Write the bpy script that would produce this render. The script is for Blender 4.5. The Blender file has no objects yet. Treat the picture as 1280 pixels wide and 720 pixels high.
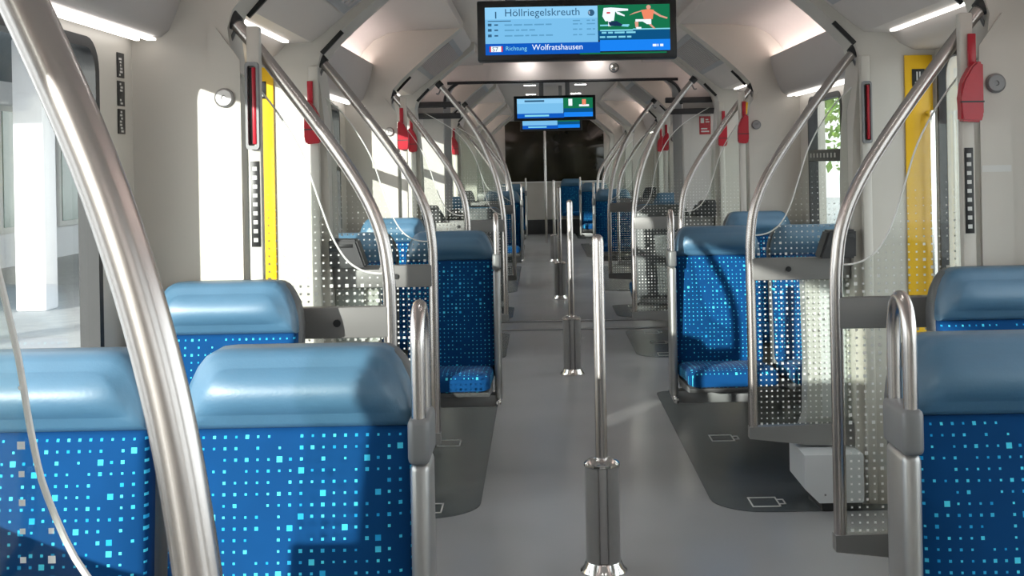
import bpy, bmesh, math, random
from mathutils import Vector, Matrix
random.seed(7)
SC = bpy.context.scene
COL = SC.collection
PI = math.pi

# ------------------------------------------------------------------ materials
def new_mat(name):
    m = bpy.data.materials.new(name); m.use_nodes = True
    nt = m.node_tree; nt.nodes.clear()
    out = nt.nodes.new('ShaderNodeOutputMaterial')
    return m, nt, out

def N(nt, typ, **kw):
    n = nt.nodes.new(typ)
    for k, v in kw.items():
        setattr(n, k, v)
    return n

def math_n(nt, op, a, b=None):
    n = N(nt, 'ShaderNodeMath', operation=op)
    for i, v in enumerate((a, b)):
        if v is None: continue
        if isinstance(v, (int, float)): n.inputs[i].default_value = v
        else: nt.links.new(v, n.inputs[i])
    return n.outputs[0]

def plain(name, col, rough=.5, metal=0., noise=.06, nscale=6., bump=0., spec=.5, coat=0.):
    m, nt, out = new_mat(name)
    b = N(nt, 'ShaderNodeBsdfPrincipled')
    b.inputs['Roughness'].default_value = rough
    b.inputs['Metallic'].default_value = metal
    b.inputs['Specular IOR Level'].default_value = spec
    b.inputs['Coat Weight'].default_value = coat
    tc = N(nt, 'ShaderNodeTexCoord')
    no = N(nt, 'ShaderNodeTexNoise'); no.inputs['Scale'].default_value = nscale; no.inputs['Detail'].default_value = 3
    nt.links.new(tc.outputs['Object'], no.inputs['Vector'])
    mp = N(nt, 'ShaderNodeMapRange'); mp.inputs['To Min'].default_value = 1 - noise; mp.inputs['To Max'].default_value = 1 + noise
    nt.links.new(no.outputs['Fac'], mp.inputs['Value'])
    mx = N(nt, 'ShaderNodeVectorMath', operation='SCALE'); mx.inputs[0].default_value = col[:3]
    nt.links.new(mp.outputs['Result'], mx.inputs['Scale'])
    nt.links.new(mx.outputs['Vector'], b.inputs['Base Color'])
    if bump:
        bp = N(nt, 'ShaderNodeBump'); bp.inputs['Strength'].default_value = bump; bp.inputs['Distance'].default_value = .002
        n2 = N(nt, 'ShaderNodeTexNoise'); n2.inputs['Scale'].default_value = 180
        nt.links.new(tc.outputs['Object'], n2.inputs['Vector'])
        nt.links.new(n2.outputs['Fac'], bp.inputs['Height']); nt.links.new(bp.outputs['Normal'], b.inputs['Normal'])
    nt.links.new(b.outputs[0], out.inputs[0])
    return m

def emis(name, col, s):
    m, nt, out = new_mat(name)
    e = N(nt, 'ShaderNodeEmission'); e.inputs[0].default_value = (*col, 1); e.inputs[1].default_value = s
    nt.links.new(e.outputs[0], out.inputs[0])
    return m

def dot_mask(nt, uv, pitch, ramp, presence, stretch=1.):
    """square dots on a regular grid, every cell its own random size; returns (mask, random)"""
    sc = N(nt, 'ShaderNodeVectorMath', operation='SCALE'); sc.inputs['Scale'].default_value = 1 / pitch
    nt.links.new(uv, sc.inputs[0])
    fl = N(nt, 'ShaderNodeVectorMath', operation='FLOOR'); nt.links.new(sc.outputs[0], fl.inputs[0])
    fr = N(nt, 'ShaderNodeVectorMath', operation='FRACTION'); nt.links.new(sc.outputs[0], fr.inputs[0])
    wn = N(nt, 'ShaderNodeTexWhiteNoise', noise_dimensions='2D'); nt.links.new(fl.outputs[0], wn.inputs['Vector'])
    sx = N(nt, 'ShaderNodeSeparateXYZ'); nt.links.new(fr.outputs[0], sx.inputs[0])
    ax = math_n(nt, 'ABSOLUTE', math_n(nt, 'SUBTRACT', sx.outputs[0], .5))
    ay = math_n(nt, 'ABSOLUTE', math_n(nt, 'SUBTRACT', sx.outputs[1], .5))
    mxv = math_n(nt, 'MAXIMUM', ax, ay)
    cr = N(nt, 'ShaderNodeValToRGB'); cr.color_ramp.interpolation = 'CONSTANT'
    els = cr.color_ramp.elements
    els[0].position = 0; els[0].color = (0, 0, 0, 1)
    els[1].position = 1 - presence; v = ramp[0][1]; els[1].color = (v, v, v, 1)
    for p, v in ramp[1:]:
        e = els.new(1 - presence + presence * p); e.color = (v, v, v, 1)
    nt.links.new(wn.outputs['Value'], cr.inputs[0])
    return mxv, cr.outputs[0], wn.outputs['Color']

def fabric(name):
    m, nt, out = new_mat(name)
    uv = N(nt, 'ShaderNodeUVMap').outputs[0]
    mxv, size, rnd = dot_mask(nt, uv, .0208, [(0, .105), (.45, .13), (.82, .165), (.95, .26)], .80)
    mask = math_n(nt, 'LESS_THAN', mxv, size)
    sp = N(nt, 'ShaderNodeSeparateXYZ'); nt.links.new(rnd, sp.inputs[0])
    c1 = N(nt, 'ShaderNodeMix', data_type='RGBA')
    c1.inputs['A'].default_value = (.010, .33, .72, 1); c1.inputs['B'].default_value = (.10, .80, 1., 1)
    nt.links.new(sp.outputs[1], c1.inputs['Factor'])
    no = N(nt, 'ShaderNodeTexNoise'); no.inputs['Scale'].default_value = 9
    nt.links.new(uv, no.inputs['Vector'])
    c0 = N(nt, 'ShaderNodeMix', data_type='RGBA')
    c0.inputs['A'].default_value = (.0012, .045, .155, 1); c0.inputs['B'].default_value = (.0018, .062, .21, 1)
    nt.links.new(no.outputs['Fac'], c0.inputs['Factor'])
    cm = N(nt, 'ShaderNodeMix', data_type='RGBA')
    nt.links.new(mask, cm.inputs['Factor']); nt.links.new(c0.outputs['Result'], cm.inputs['A']); nt.links.new(c1.outputs['Result'], cm.inputs['B'])
    b = N(nt, 'ShaderNodeBsdfPrincipled'); b.inputs['Roughness'].default_value = .85
    b.inputs['Specular IOR Level'].default_value = .15; b.inputs['Sheen Weight'].default_value = .03
    nt.links.new(cm.outputs['Result'], b.inputs['Base Color'])
    nt.links.new(b.outputs[0], out.inputs[0])
    return m

def glass(name, tint=(.93, .95, .94), refl=.75, rough=.02, dots=None):
    m, nt, out = new_mat(name)
    t = N(nt, 'ShaderNodeBsdfTransparent'); t.inputs[0].default_value = (*tint, 1)
    g = N(nt, 'ShaderNodeBsdfGlossy'); g.inputs['Roughness'].default_value = rough
    ge = N(nt, 'ShaderNodeNewGeometry'); dp = N(nt, 'ShaderNodeVectorMath', operation='DOT_PRODUCT')
    nt.links.new(ge.outputs['Normal'], dp.inputs[0]); nt.links.new(ge.outputs['Incoming'], dp.inputs[1])
    c = math_n(nt, 'SUBTRACT', 1., math_n(nt, 'ABSOLUTE', dp.outputs['Value']))
    f = math_n(nt, 'MULTIPLY', math_n(nt, 'ADD', math_n(nt, 'MULTIPLY', math_n(nt, 'POWER', c, 5.), .96), .035), refl)
    mx = N(nt, 'ShaderNodeMixShader'); nt.links.new(f, mx.inputs[0]); nt.links.new(t.outputs[0], mx.inputs[1]); nt.links.new(g.outputs[0], mx.inputs[2])
    last = mx
    if dots:
        uv = N(nt, 'ShaderNodeUVMap').outputs[0]
        mxv, size, rnd = dot_mask(nt, uv, 0.0238, [(0, .125), (.45, .155), (.88, .225)], .97)
        sx = N(nt, 'ShaderNodeSeparateXYZ'); nt.links.new(uv, sx.inputs[0])
        fade = N(nt, 'ShaderNodeMapRange'); fade.inputs['From Min'].default_value = 1.12; fade.inputs['From Max'].default_value = 1.52
        fade.inputs['To Min'].default_value = 1; fade.inputs['To Max'].default_value = 0
        nt.links.new(sx.outputs[1], fade.inputs['Value'])
        size2 = math_n(nt, 'MULTIPLY', size, fade.outputs[0])
        mask = math_n(nt, 'LESS_THAN', mxv, size2)
        d = N(nt, 'ShaderNodeBsdfDiffuse'); d.inputs[0].default_value = (.86, .86, .84, 1)
        tl = N(nt, 'ShaderNodeBsdfTranslucent'); tl.inputs[0].default_value = (.86, .86, .84, 1)
        dm = N(nt, 'ShaderNodeMixShader'); dm.inputs[0].default_value = .45
        nt.links.new(d.outputs[0], dm.inputs[1]); nt.links.new(tl.outputs[0], dm.inputs[2])
        m2 = N(nt, 'ShaderNodeMixShader'); nt.links.new(mask, m2.inputs[0]); nt.links.new(mx.outputs[0], m2.inputs[1]); nt.links.new(dm.outputs[0], m2.inputs[2])
        last = m2
    nt.links.new(last.outputs[0], out.inputs[0])
    return m

def floor_mat(name, c0, c1):
    m, nt, out = new_mat(name)
    tc = N(nt, 'ShaderNodeTexCoord')
    n1 = N(nt, 'ShaderNodeTexNoise'); n1.inputs['Scale'].default_value = 260; n1.inputs['Detail'].default_value = 2
    n2 = N(nt, 'ShaderNodeTexNoise'); n2.inputs['Scale'].default_value = 1.3; n2.inputs['Detail'].default_value = 2
    for n in (n1, n2): nt.links.new(tc.outputs['Object'], n.inputs['Vector'])
    f = math_n(nt, 'ADD', math_n(nt, 'MULTIPLY', n1.outputs['Fac'], .55), math_n(nt, 'MULTIPLY', n2.outputs['Fac'], .45))
    c = N(nt, 'ShaderNodeMix', data_type='RGBA'); c.inputs['A'].default_value = (*c0, 1); c.inputs['B'].default_value = (*c1, 1)
    nt.links.new(f, c.inputs['Factor'])
    b = N(nt, 'ShaderNodeBsdfPrincipled'); b.inputs['Specular IOR Level'].default_value = .55
    r = N(nt, 'ShaderNodeMapRange'); r.inputs['To Min'].default_value = .19; r.inputs['To Max'].default_value = .30
    nt.links.new(n2.outputs['Fac'], r.inputs['Value']); nt.links.new(r.outputs[0], b.inputs['Roughness'])
    nt.links.new(c.outputs['Result'], b.inputs['Base Color'])
    bp = N(nt, 'ShaderNodeBump'); bp.inputs['Strength'].default_value = .12; bp.inputs['Distance'].default_value = .001
    nt.links.new(n1.outputs['Fac'], bp.inputs['Height']); nt.links.new(bp.outputs[0], b.inputs['Normal'])
    nt.links.new(b.outputs[0], out.inputs[0])
    return m

def leaf_mat(name, col):
    m, nt, out = new_mat(name)
    d = N(nt, 'ShaderNodeBsdfDiffuse'); d.inputs[0].default_value = (*col, 1)
    t = N(nt, 'ShaderNodeBsdfTranslucent'); t.inputs[0].default_value = (*col, 1)
    gm = N(nt, 'ShaderNodeNewGeometry')
    mx = N(nt, 'ShaderNodeMixShader'); mx.inputs[0].default_value = .45
    hs = N(nt, 'ShaderNodeHueSaturation'); hs.inputs['Color'].default_value = (*col, 1)
    nt.links.new(math_n(nt, 'ADD', math_n(nt, 'MULTIPLY', gm.outputs['Random Per Island'], .8), .6), hs.inputs['Value'])
    nt.links.new(hs.outputs[0], d.inputs[0]); nt.links.new(hs.outputs[0], t.inputs[0])
    nt.links.new(d.outputs[0], mx.inputs[1]); nt.links.new(t.outputs[0], mx.inputs[2]); nt.links.new(mx.outputs[0], out.inputs[0])
    return m

M = dict(
    panel=plain('warm_white_panel', (.57, .54, .49), .42, noise=.03),
    ceil=plain('ceiling_panel', (.60, .555, .53), .5, noise=.03),
    cove=plain('cove_panel', (.46, .43, .42), .45, noise=.03),
    lower=plain('grey_wall_panel', (.50, .49, .47), .45, noise=.04),
    cabinet=plain('light_grey_cabinet', (.58, .59, .60), .4, noise=.04),
    steel=plain('brushed_steel', (.58, .535, .515), .27, 1., noise=.015, nscale=20),
    darksteel=plain('worn_steel', (.27, .26, .255), .42, .2, noise=.08, nscale=24),
    alu=plain('anodised_aluminium', (.44, .43, .425), .36, .75, noise=.03, nscale=18),
    greybar=plain('grey_crossbar', (.21, .205, .20), .42, .15, noise=.04),
    chrome=plain('chrome', (.82, .80, .78), .12, 1., noise=.02),
    black=plain('black_plastic', (.012, .012, .013), .4, noise=.05),
    rubber=plain('black_rubber', (.02, .02, .022), .6, noise=.05),
    charcoal=plain('charcoal_plastic', (.032, .032, .034), .45, noise=.05),
    shell=plain('seat_shell_grey', (.13, .135, .14), .4, noise=.05),
    seatpan=plain('seat_pan_grey', (.22, .22, .225), .45, noise=.05),
    leather=plain('blue_leather', (.068, .168, .272), .45, noise=.10, nscale=14, bump=.15, spec=.9),
    yellow=plain('signal_yellow', (.86, .50, .010), .38, noise=.03),
    red=plain('signal_red', (.42, .010, .025), .3, noise=.05),
    white=plain('white_plastic', (.80, .79, .77), .35, noise=.02),
    mark=plain('white_marking', (.62, .62, .60), .5, noise=.05),
    grey=plain('mid_grey_metal', (.22, .22, .225), .42, .2, noise=.06),
    vent=plain('vent_grey', (.36, .37, .39), .45, noise=.1, nscale=20),
    bellows=plain('gangway_lining', (.46, .45, .45), .6, noise=.1),
    facade=plain('pale_render', (.80, .80, .84), .7, noise=.04),
    asphalt=plain('platform_asphalt', (.45, .45, .45), .8, noise=.2),
    canopy=plain('canopy_slate', (.10, .13, .16), .6, noise=.1),
    facadeglass=plain('facade_glass', (.20, .28, .24), .15, noise=.3, nscale=2),
    bark=plain('bark', (.10, .07, .05), .9, noise=.3),
    leaf=leaf_mat('leaf_green', (.15, .27, .055)),
    leaf2=leaf_mat('leaf_yellow_green', (.24, .36, .08)),
    fabric=fabric('dotted_blue_fabric'),
    floor=floor_mat('speckled_grey_floor', (.25, .245, .252), (.40, .39, .40)),
    mat=floor_mat('dark_floor_zone', (.075, .083, .086), (.115, .124, .127)),
    glass=glass('window_glass', (.92, .95, .94), .9),
    dotglass=glass('dotted_screen_glass', (.93, .945, .93), .8, .03, dots=True),
    cabglass=plain('dark_cab_glass', (.022, .019, .011), .10, noise=.8, nscale=2.2),
    led=emis('led_white', (1., .95, .90), 2.6),
    up=emis('cove_led', (1., .86, .82), 14.),
    spot=emis('spot_led', (1., .95, .92), 22.),
    s_light=emis('screen_light_blue', (.17, .45, .72), 1.),
    s_head=emis('screen_pale_blue', (.24, .54, .80), 1.),
    s_blue=emis('screen_blue', (.005, .09, .46), 1.),
    s_bright=emis('screen_bright_blue', (.01, .20, .78), 1.),
    s_navy=emis('screen_navy', (.004, .075, .20), 1.),
    s_green=emis('screen_green', (.008, .15, .065), 1.),
    s_white=emis('screen_white', (.78, .86, .95), 1.),
    s_ink=emis('screen_ink', (.03, .10, .19), 1.),
    s_print=emis('screen_print', (.10, .30, .50), 1.),
    s_cyan=emis('screen_cyan', (.20, .58, .72), 1.),
    s_skin=emis('screen_skin', (.62, .30, .22), 1.),
    s_orange=emis('screen_orange', (.75, .22, .12), 1.),
    s_red=emis('screen_red', (.55, .02, .03), 1.),
    s_dark=emis('screen_dark', (.01, .03, .08), 1.),
)

# ------------------------------------------------------------------ mesh building
class MB:
    def __init__(s): s.bm = bmesh.new(); s.uv = s.bm.loops.layers.uv.new('UVMap')
    def face(s, vs, uvs=None):
        try: f = s.bm.faces.new(vs)
        except ValueError: return None
        if uvs:
            for l, u in zip(f.loops, uvs): l[s.uv].uv = u
        return f
    def box(s, x0, x1, y0, y1, z0, z1, bev=0., seg=2):
        x0, x1 = min(x0, x1), max(x0, x1)
        r = bmesh.ops.create_cube(s.bm, size=1)
        for v in r['verts']:
            v.co = Vector(((x0 + x1) / 2 + v.co.x * (x1 - x0), (y0 + y1) / 2 + v.co.y * (y1 - y0), (z0 + z1) / 2 + v.co.z * (z1 - z0)))
        if bev:
            es = list({e for v in r['verts'] for e in v.link_edges})
            bmesh.ops.bevel(s.bm, geom=es, offset=bev, segments=seg, affect='EDGES', profile=.5)
        return s
    def prism(s, pts, a0, a1, axis='y', planar_uv=False):
        """polygon pts extruded; axis y: pts are (x,z); axis x: pts are (y,z); axis z: pts are (x,y)"""
        def P(p, a):
            return {'y': (p[0], a, p[1]), 'x': (a, p[0], p[1]), 'z': (p[0], p[1], a)}[axis]
        A = [s.bm.verts.new(P(p, a0)) for p in pts]; B = [s.bm.verts.new(P(p, a1)) for p in pts]
        n = len(pts)
        for i in range(n):
            j = (i + 1) % n
            s.face([A[i], A[j], B[j], B[i]], [(9, 9)] * 4 if planar_uv else [pts[i], pts[j], pts[j], pts[i]])
        s.face(A[::-1], [p for p in pts[::-1]]); s.face(B, [(9, 9)] * n if planar_uv else list(pts))
        return s
    def tube(s, pts, r, n=14, closed=False, caps=True):
        pts = [Vector(p) for p in pts]; m = len(pts)
        rs = r if isinstance(r, (list, tuple)) else [r] * m
        rings = []
        ref = None
        for i, p in enumerate(pts):
            if closed: t = (pts[(i + 1) % m] - pts[i - 1])
            else: t = pts[min(i + 1, m - 1)] - pts[max(i - 1, 0)]
            t.normalize()
            if ref is None:
                ref = Vector((0, 1, 0)) if abs(t.y) < .9 else Vector((1, 0, 0))
            u = (ref - t * ref.dot(t)).normalized(); ref = u; w = t.cross(u)
            rings.append([s.bm.verts.new(p + (u * math.cos(2 * PI * k / n) + w * math.sin(2 * PI * k / n)) * rs[i]) for k in range(n)])
        for i in range(m if closed else m - 1):
            a, b = rings[i], rings[(i + 1) % m]
            for k in range(n): s.face([a[k], a[(k + 1) % n], b[(k + 1) % n], b[k]])
        if caps and not closed:
            s.face(rings[0][::-1]); s.face(rings[-1])
        return s
    def lathe(s, prof, cx=0, cy=0, n=28):
        rings = []
        for r, z in prof:
            rings.append([s.bm.verts.new((cx + r * math.cos(2 * PI * k / n), cy + r * math.sin(2 * PI * k / n), z)) for k in range(n)])
        for a, b in zip(rings, rings[1:]):
            for k in range(n): s.face([a[k], a[(k + 1) % n], b[(k + 1) % n], b[k]])
        s.face(rings[0][::-1]); s.face(rings[-1])
        return s
    def pad(s, outline, y_front, thick, bulge, mapf=None, edge=.018):
        """cushion pad: outline in (x,z); front faces -y and bulges; mapf maps the final point"""
        sub = []
        for i, p in enumerate(outline):
            q = outline[(i + 1) % len(outline)]; m = max(1, int(math.hypot(q[0] - p[0], q[1] - p[1]) / .028))
            sub += [(p[0] + (q[0] - p[0]) * k / m, p[1] + (q[1] - p[1]) * k / m) for k in range(m)]
        outline = sub
        xs = [p[0] for p in outline]; zs = [p[1] for p in outline]
        cx = (min(xs) + max(xs)) / 2; cz = (min(zs) + max(zs)) / 2
        hw = (max(xs) - min(xs)) / 2; hh = (max(zs) - min(zs)) / 2
        def inset(d):
            return [(cx + (p[0] - cx) * (1 - d / hw), cz + (p[1] - cz) * (1 - d / hh)) for p in outline]
        layers = [(inset(edge * .5), y_front + thick), (outline, y_front + thick - edge * .5), (outline, y_front + edge * 1.1),
                  (inset(edge * .14), y_front + edge * .55), (inset(edge * .5), y_front + edge * .18), (inset(edge), y_front)]
        base = inset(edge)
        bw, bh = hw - edge, hh - edge
        for q in (.95, .88, .80, .70, .58, .45, .32, .19, .08):
            layers.append(([(cx + (p[0] - cx) * q, cz + (p[1] - cz) * q) for p in base], None))
        mp = mapf or (lambda x, y, z: (x, y, z))
        def yy(p):
            a = min(1, abs(p[0] - cx) / bw); c = min(1, abs(p[1] - cz) / bh)
            return y_front - bulge * (1 - a ** 7) * (1 - c ** 2.1)
        rings = [[(s.bm.verts.new(mp(p[0], yy(p) if y is None else y, p[1])), p) for p in ly] for ly, y in layers]
        n = len(outline)
        for a, b in zip(rings, rings[1:]):
            for k in range(n):
                q = [a[k], a[(k + 1) % n], b[(k + 1) % n], b[k]]
                s.face([v for v, _ in q], [u for _, u in q])
        s.face([v for v, _ in rings[0]][::-1], [u for _, u in rings[0]][::-1])
        s.face([v for v, _ in rings[-1]], [u for _, u in rings[-1]])
        return s
    def build(s, name, mat, parent=None, smooth=True, angle=35, loc=None):
        bmesh.ops.remove_doubles(s.bm, verts=s.bm.verts, dist=1e-6)
        bmesh.ops.recalc_face_normals(s.bm, faces=s.bm.faces)
        me = bpy.data.meshes.new(name); s.bm.to_mesh(me); s.bm.free()
        if smooth:
            for p in me.polygons: p.use_smooth = True
            me.set_sharp_from_angle(angle=math.radians(angle))
        me.materials.append(M[mat])
        o = bpy.data.objects.new(name, me); COL.objects.link(o)
        if parent: o.parent = parent
        if loc: o.location = loc
        return o

def empty(name, loc=(0, 0, 0), rz=0):
    o = bpy.data.objects.new(name, None); COL.objects.link(o)
    o.location = loc; o.rotation_euler = (0, 0, rz); o.empty_display_size = .1
    return o
def tag(o, label, cat, group=None):
    o['label'] = label; o['category'] = cat
    if group: o['group'] = group
    return o
def struct(o): o['kind'] = 'structure'; return o
def copy_tree(o, parent=None):
    c = o.copy(); COL.objects.link(c); c.parent = parent
    for ch in list(o.children): copy_tree(ch, c)
    return c
def text(body, size, mat, loc, parent, name, align='LEFT', ext=.0004, sx=1.):
    cu = bpy.data.curves.new(name, 'FONT'); cu.body = body; cu.size = size; cu.align_x = align; cu.extrude = ext
    cu.resolution_u = 3
    o = bpy.data.objects.new(name + '_curve', cu); COL.objects.link(o)
    bpy.context.view_layer.update()
    me = bpy.data.meshes.new_from_object(o.evaluated_get(bpy.context.evaluated_depsgraph_get()))
    bpy.data.objects.remove(o)
    me.name = name; me.materials.clear(); me.materials.append(M[mat])
    t = bpy.data.objects.new(name, me); COL.objects.link(t)
    t.rotation_euler = (PI / 2, 0, 0); t.location = loc; t.scale = (sx, 1, 1); t.parent = parent
    return t
def rrect(x0, x1, z0, z1, r, n=6):
    rr = r if isinstance(r, (list, tuple)) else [r] * 4          # corners: x1z0, x1z1, x0z1, x0z0
    pts = []
    for (cx, cz, sx, sz, a0), q in zip(((x1, z0, -1, 1, -PI / 2), (x1, z1, -1, -1, 0), (x0, z1, 1, -1, PI / 2), (x0, z0, 1, 1, PI)), rr):
        for k in range(n + 1):
            a = a0 + PI / 2 * k / n
            pts.append((cx + sx * q + q * math.cos(a), cz + sz * q + q * math.sin(a)))
    return pts
def smooth_path(pts, n=8):
    P = [Vector(p) for p in pts]; out = []
    for i in range(len(P) - 1):
        p0 = P[max(i - 1, 0)]; p1 = P[i]; p2 = P[i + 1]; p3 = P[min(i + 2, len(P) - 1)]
        for k in range(n):
            t = k / n
            out.append(.5 * ((2 * p1) + (p2 - p0) * t + (2 * p0 - 5 * p1 + 4 * p2 - p3) * t * t + (3 * p1 - p0 - 3 * p2 + p3) * t ** 3))
    out.append(P[-1]); return out
ORD = ['nearest', 'second', 'third', 'fourth', 'fifth', 'sixth', 'seventh']
SIDE = {-1: 'left', 1: 'right'}

# ------------------------------------------------------------------ layout (metres): x across, y along the car, z up
WALL, DOORX = 1.46, 1.49
DOORS = [-.40, 4.465, 8.50, 13.2, 18.1, 22.6]
HALF = .755
Y0, Y1 = -6.4, 25.2
GANG = (10.70, 11.35)

# floor
struct(MB().box(-1.6, 1.6, Y0, Y1, -.12, 0).build('floor', 'floor', smooth=False))
for i, yy in enumerate((10.74, 11.31)):
    struct(MB().box(-1.04, 1.04, yy - .035, yy + .035, 0, .006, .002).build('trim_%d' % (i + 1), 'grey'))
TRIM = [10]
def trim_name():
    TRIM[0] += 1; return 'trim_%d' % TRIM[0]

# ---- ceilings
def sym(pts):                       # right-hand inner line from centre outwards -> closed symmetric section
    L = [(-x, z) for x, z in pts[::-1]]
    R = list(pts)
    return L + R + [(1.62, 2.62), (-1.62, 2.62)]
BAY = [(.70, 2.435), (.70, 2.372), (1.06, 2.362), (1.18, 2.345), (1.27, 2.30), (1.335, 2.235), (1.375, 2.16), (1.40, 2.06), (1.62, 2.06)]
DOORSEC = [(.72, 2.435), (.735, 2.40), (.86, 2.29), (1.02, 2.17), (1.14, 2.07), (1.19, 2.035), (1.30, 2.03), (1.34, 1.985), (1.40, 1.955), (1.62, 1.95)]
RIB = [(.70, 2.435), (.705, 2.375), (.86, 2.255), (1.00, 2.135), (1.10, 2.042), (1.150, 1.985), (1.166, 1.93), (1.155, 1.84), (1.134, 1.62), (1.125, 1.4), (1.125, 0), (1.62, 0)]
# spans: list of (kind, y0, y1)
pill = []
for d in DOORS:
    pill.append((d - HALF - .04, d - HALF + .13)); pill.append((d + HALF - .06, d + HALF + .16))
def pillar(y0, y1, n):
    for sgn in (-1, 1):
        pts = [(sgn * x, z) for x, z in RIB] + [(sgn * 1.62, 2.5), (sgn * .70, 2.5)]
        struct(MB().prism(pts, y0, y1).build(trim_name(), 'panel', angle=28))
for i, (a, b) in enumerate(pill): pillar(a, b, i)
bays = [(Y0, pill[0][0])]
for i in range(len(DOORS) - 1): bays.append((pill[2 * i + 1][1], pill[2 * i + 2][0]))
bays.append((pill[-1][1], Y1))
bays_split = []
for a, b in bays:
    if a < GANG[0] < b: bays_split += [(a, GANG[0]), (GANG[1], b)]
    else: bays_split.append((a, b))
for i, d in enumerate(DOORS):
    struct(MB().prism(sym(DOORSEC), pill[2 * i][1], pill[2 * i + 1][0]).build('ceiling', 'ceil', angle=28))
for a, b in bays_split:
    struct(MB().prism(sym(BAY), a, b).build('ceiling', 'ceil', angle=28))
struct(MB().box(-1.62, 1.62, Y0, Y1, 2.43, 2.62).build('ceiling', 'ceil', smooth=False))

# ---- windows and walls
def hole_panel(mb, y0, y1, z0, z1, hy0, hy1, hz0, hz1, r, xa, xb):
    """wall slab between x=xa and xb with a rounded window hole"""
    inner = rrect(hy0, hy1, hz0, hz1, r)
    corners = [(y1, z0), (y1, z1), (y0, z1), (y0, z0)]
    n = len(inner); per = n // 4
    outer = [corners[i // per] for i in range(n)]
    L = {}
    for tagx, x in (('a', xa), ('b', xb)):
        L['i' + tagx] = [mb.bm.verts.new((x, p[0], p[1])) for p in inner]
        cv = [mb.bm.verts.new((x, p[0], p[1])) for p in corners]
        L['o' + tagx] = [cv[i // per] for i in range(n)]
        L['c' + tagx] = cv
    for t in 'ab':
        for i in range(n):
            j = (i + 1) % n
            o1, o2 = L['o' + t][i], L['o' + t][j]
            vs = [L['i' + t][i], L['i' + t][j], o2] + ([o1] if o1 is not o2 else [])
            mb.face(vs)
    for i in range(n):
        j = (i + 1) % n
        mb.face([L['ia'][i], L['ia'][j], L['ib'][j], L['ib'][i]])
    for i in range(4):
        j = (i + 1) % 4
        mb.face([L['ca'][i], L['ca'][j], L['cb'][j], L['cb'][i]])
def ring_x(mb, o, i, xa, xb):        # frame ring between outlines o and i (lists of (y,z)), from x=xa to xb
    n = len(o)
    V = [[mb.bm.verts.new((x, p[0], p[1])) for p in q] for q, x in ((o, xa), (i, xa), (i, xb), (o, xb))]
    for k in range(4):
        a, b = V[k], V[(k + 1) % 4]
        for m in range(n): mb.face([a[m], a[(m + 1) % n], b[(m + 1) % n], b[m]])
WN = [0]
def window(sgn, y0, y1, transom, z0=.88, z1=1.87):
    WN[0] += 1
    x = sgn * WALL
    e = empty('window_%d' % WN[0], (0, 0, 0)); struct(e)
    mb = MB(); ring_x(mb, rrect(y0, y1, z0, z1, .09), rrect(y0 + .03, y1 - .03, z0 + .03, z1 - .03, .065), x - sgn * .006, x + sgn * .05)
    mb.build('window_frame', 'rubber', e)
    g = MB(); g.prism(rrect(y0 + .02, y1 - .02, z0 + .02, z1 - .02, .07), x + sgn * .022, x + sgn * .030, 'x'); g.build('window_pane', 'glass', e)
    if transom:
        t = MB().box(x - sgn * .012, x + sgn * .018, y0 + .028, y1 - .028, 1.475, 1.545, .006).build('transom', 'charcoal', e)
        k = MB()
        q = y0 + .12
        while q < y1 - .1:
            k.box(x - sgn * .0135, x - sgn * .0120, q, q + .028, 1.497, 1.523); q += .085
        k.build('transom_marks', 'mark', t, smooth=False)
    return e
WL = {-1: [], 1: []}
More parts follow.
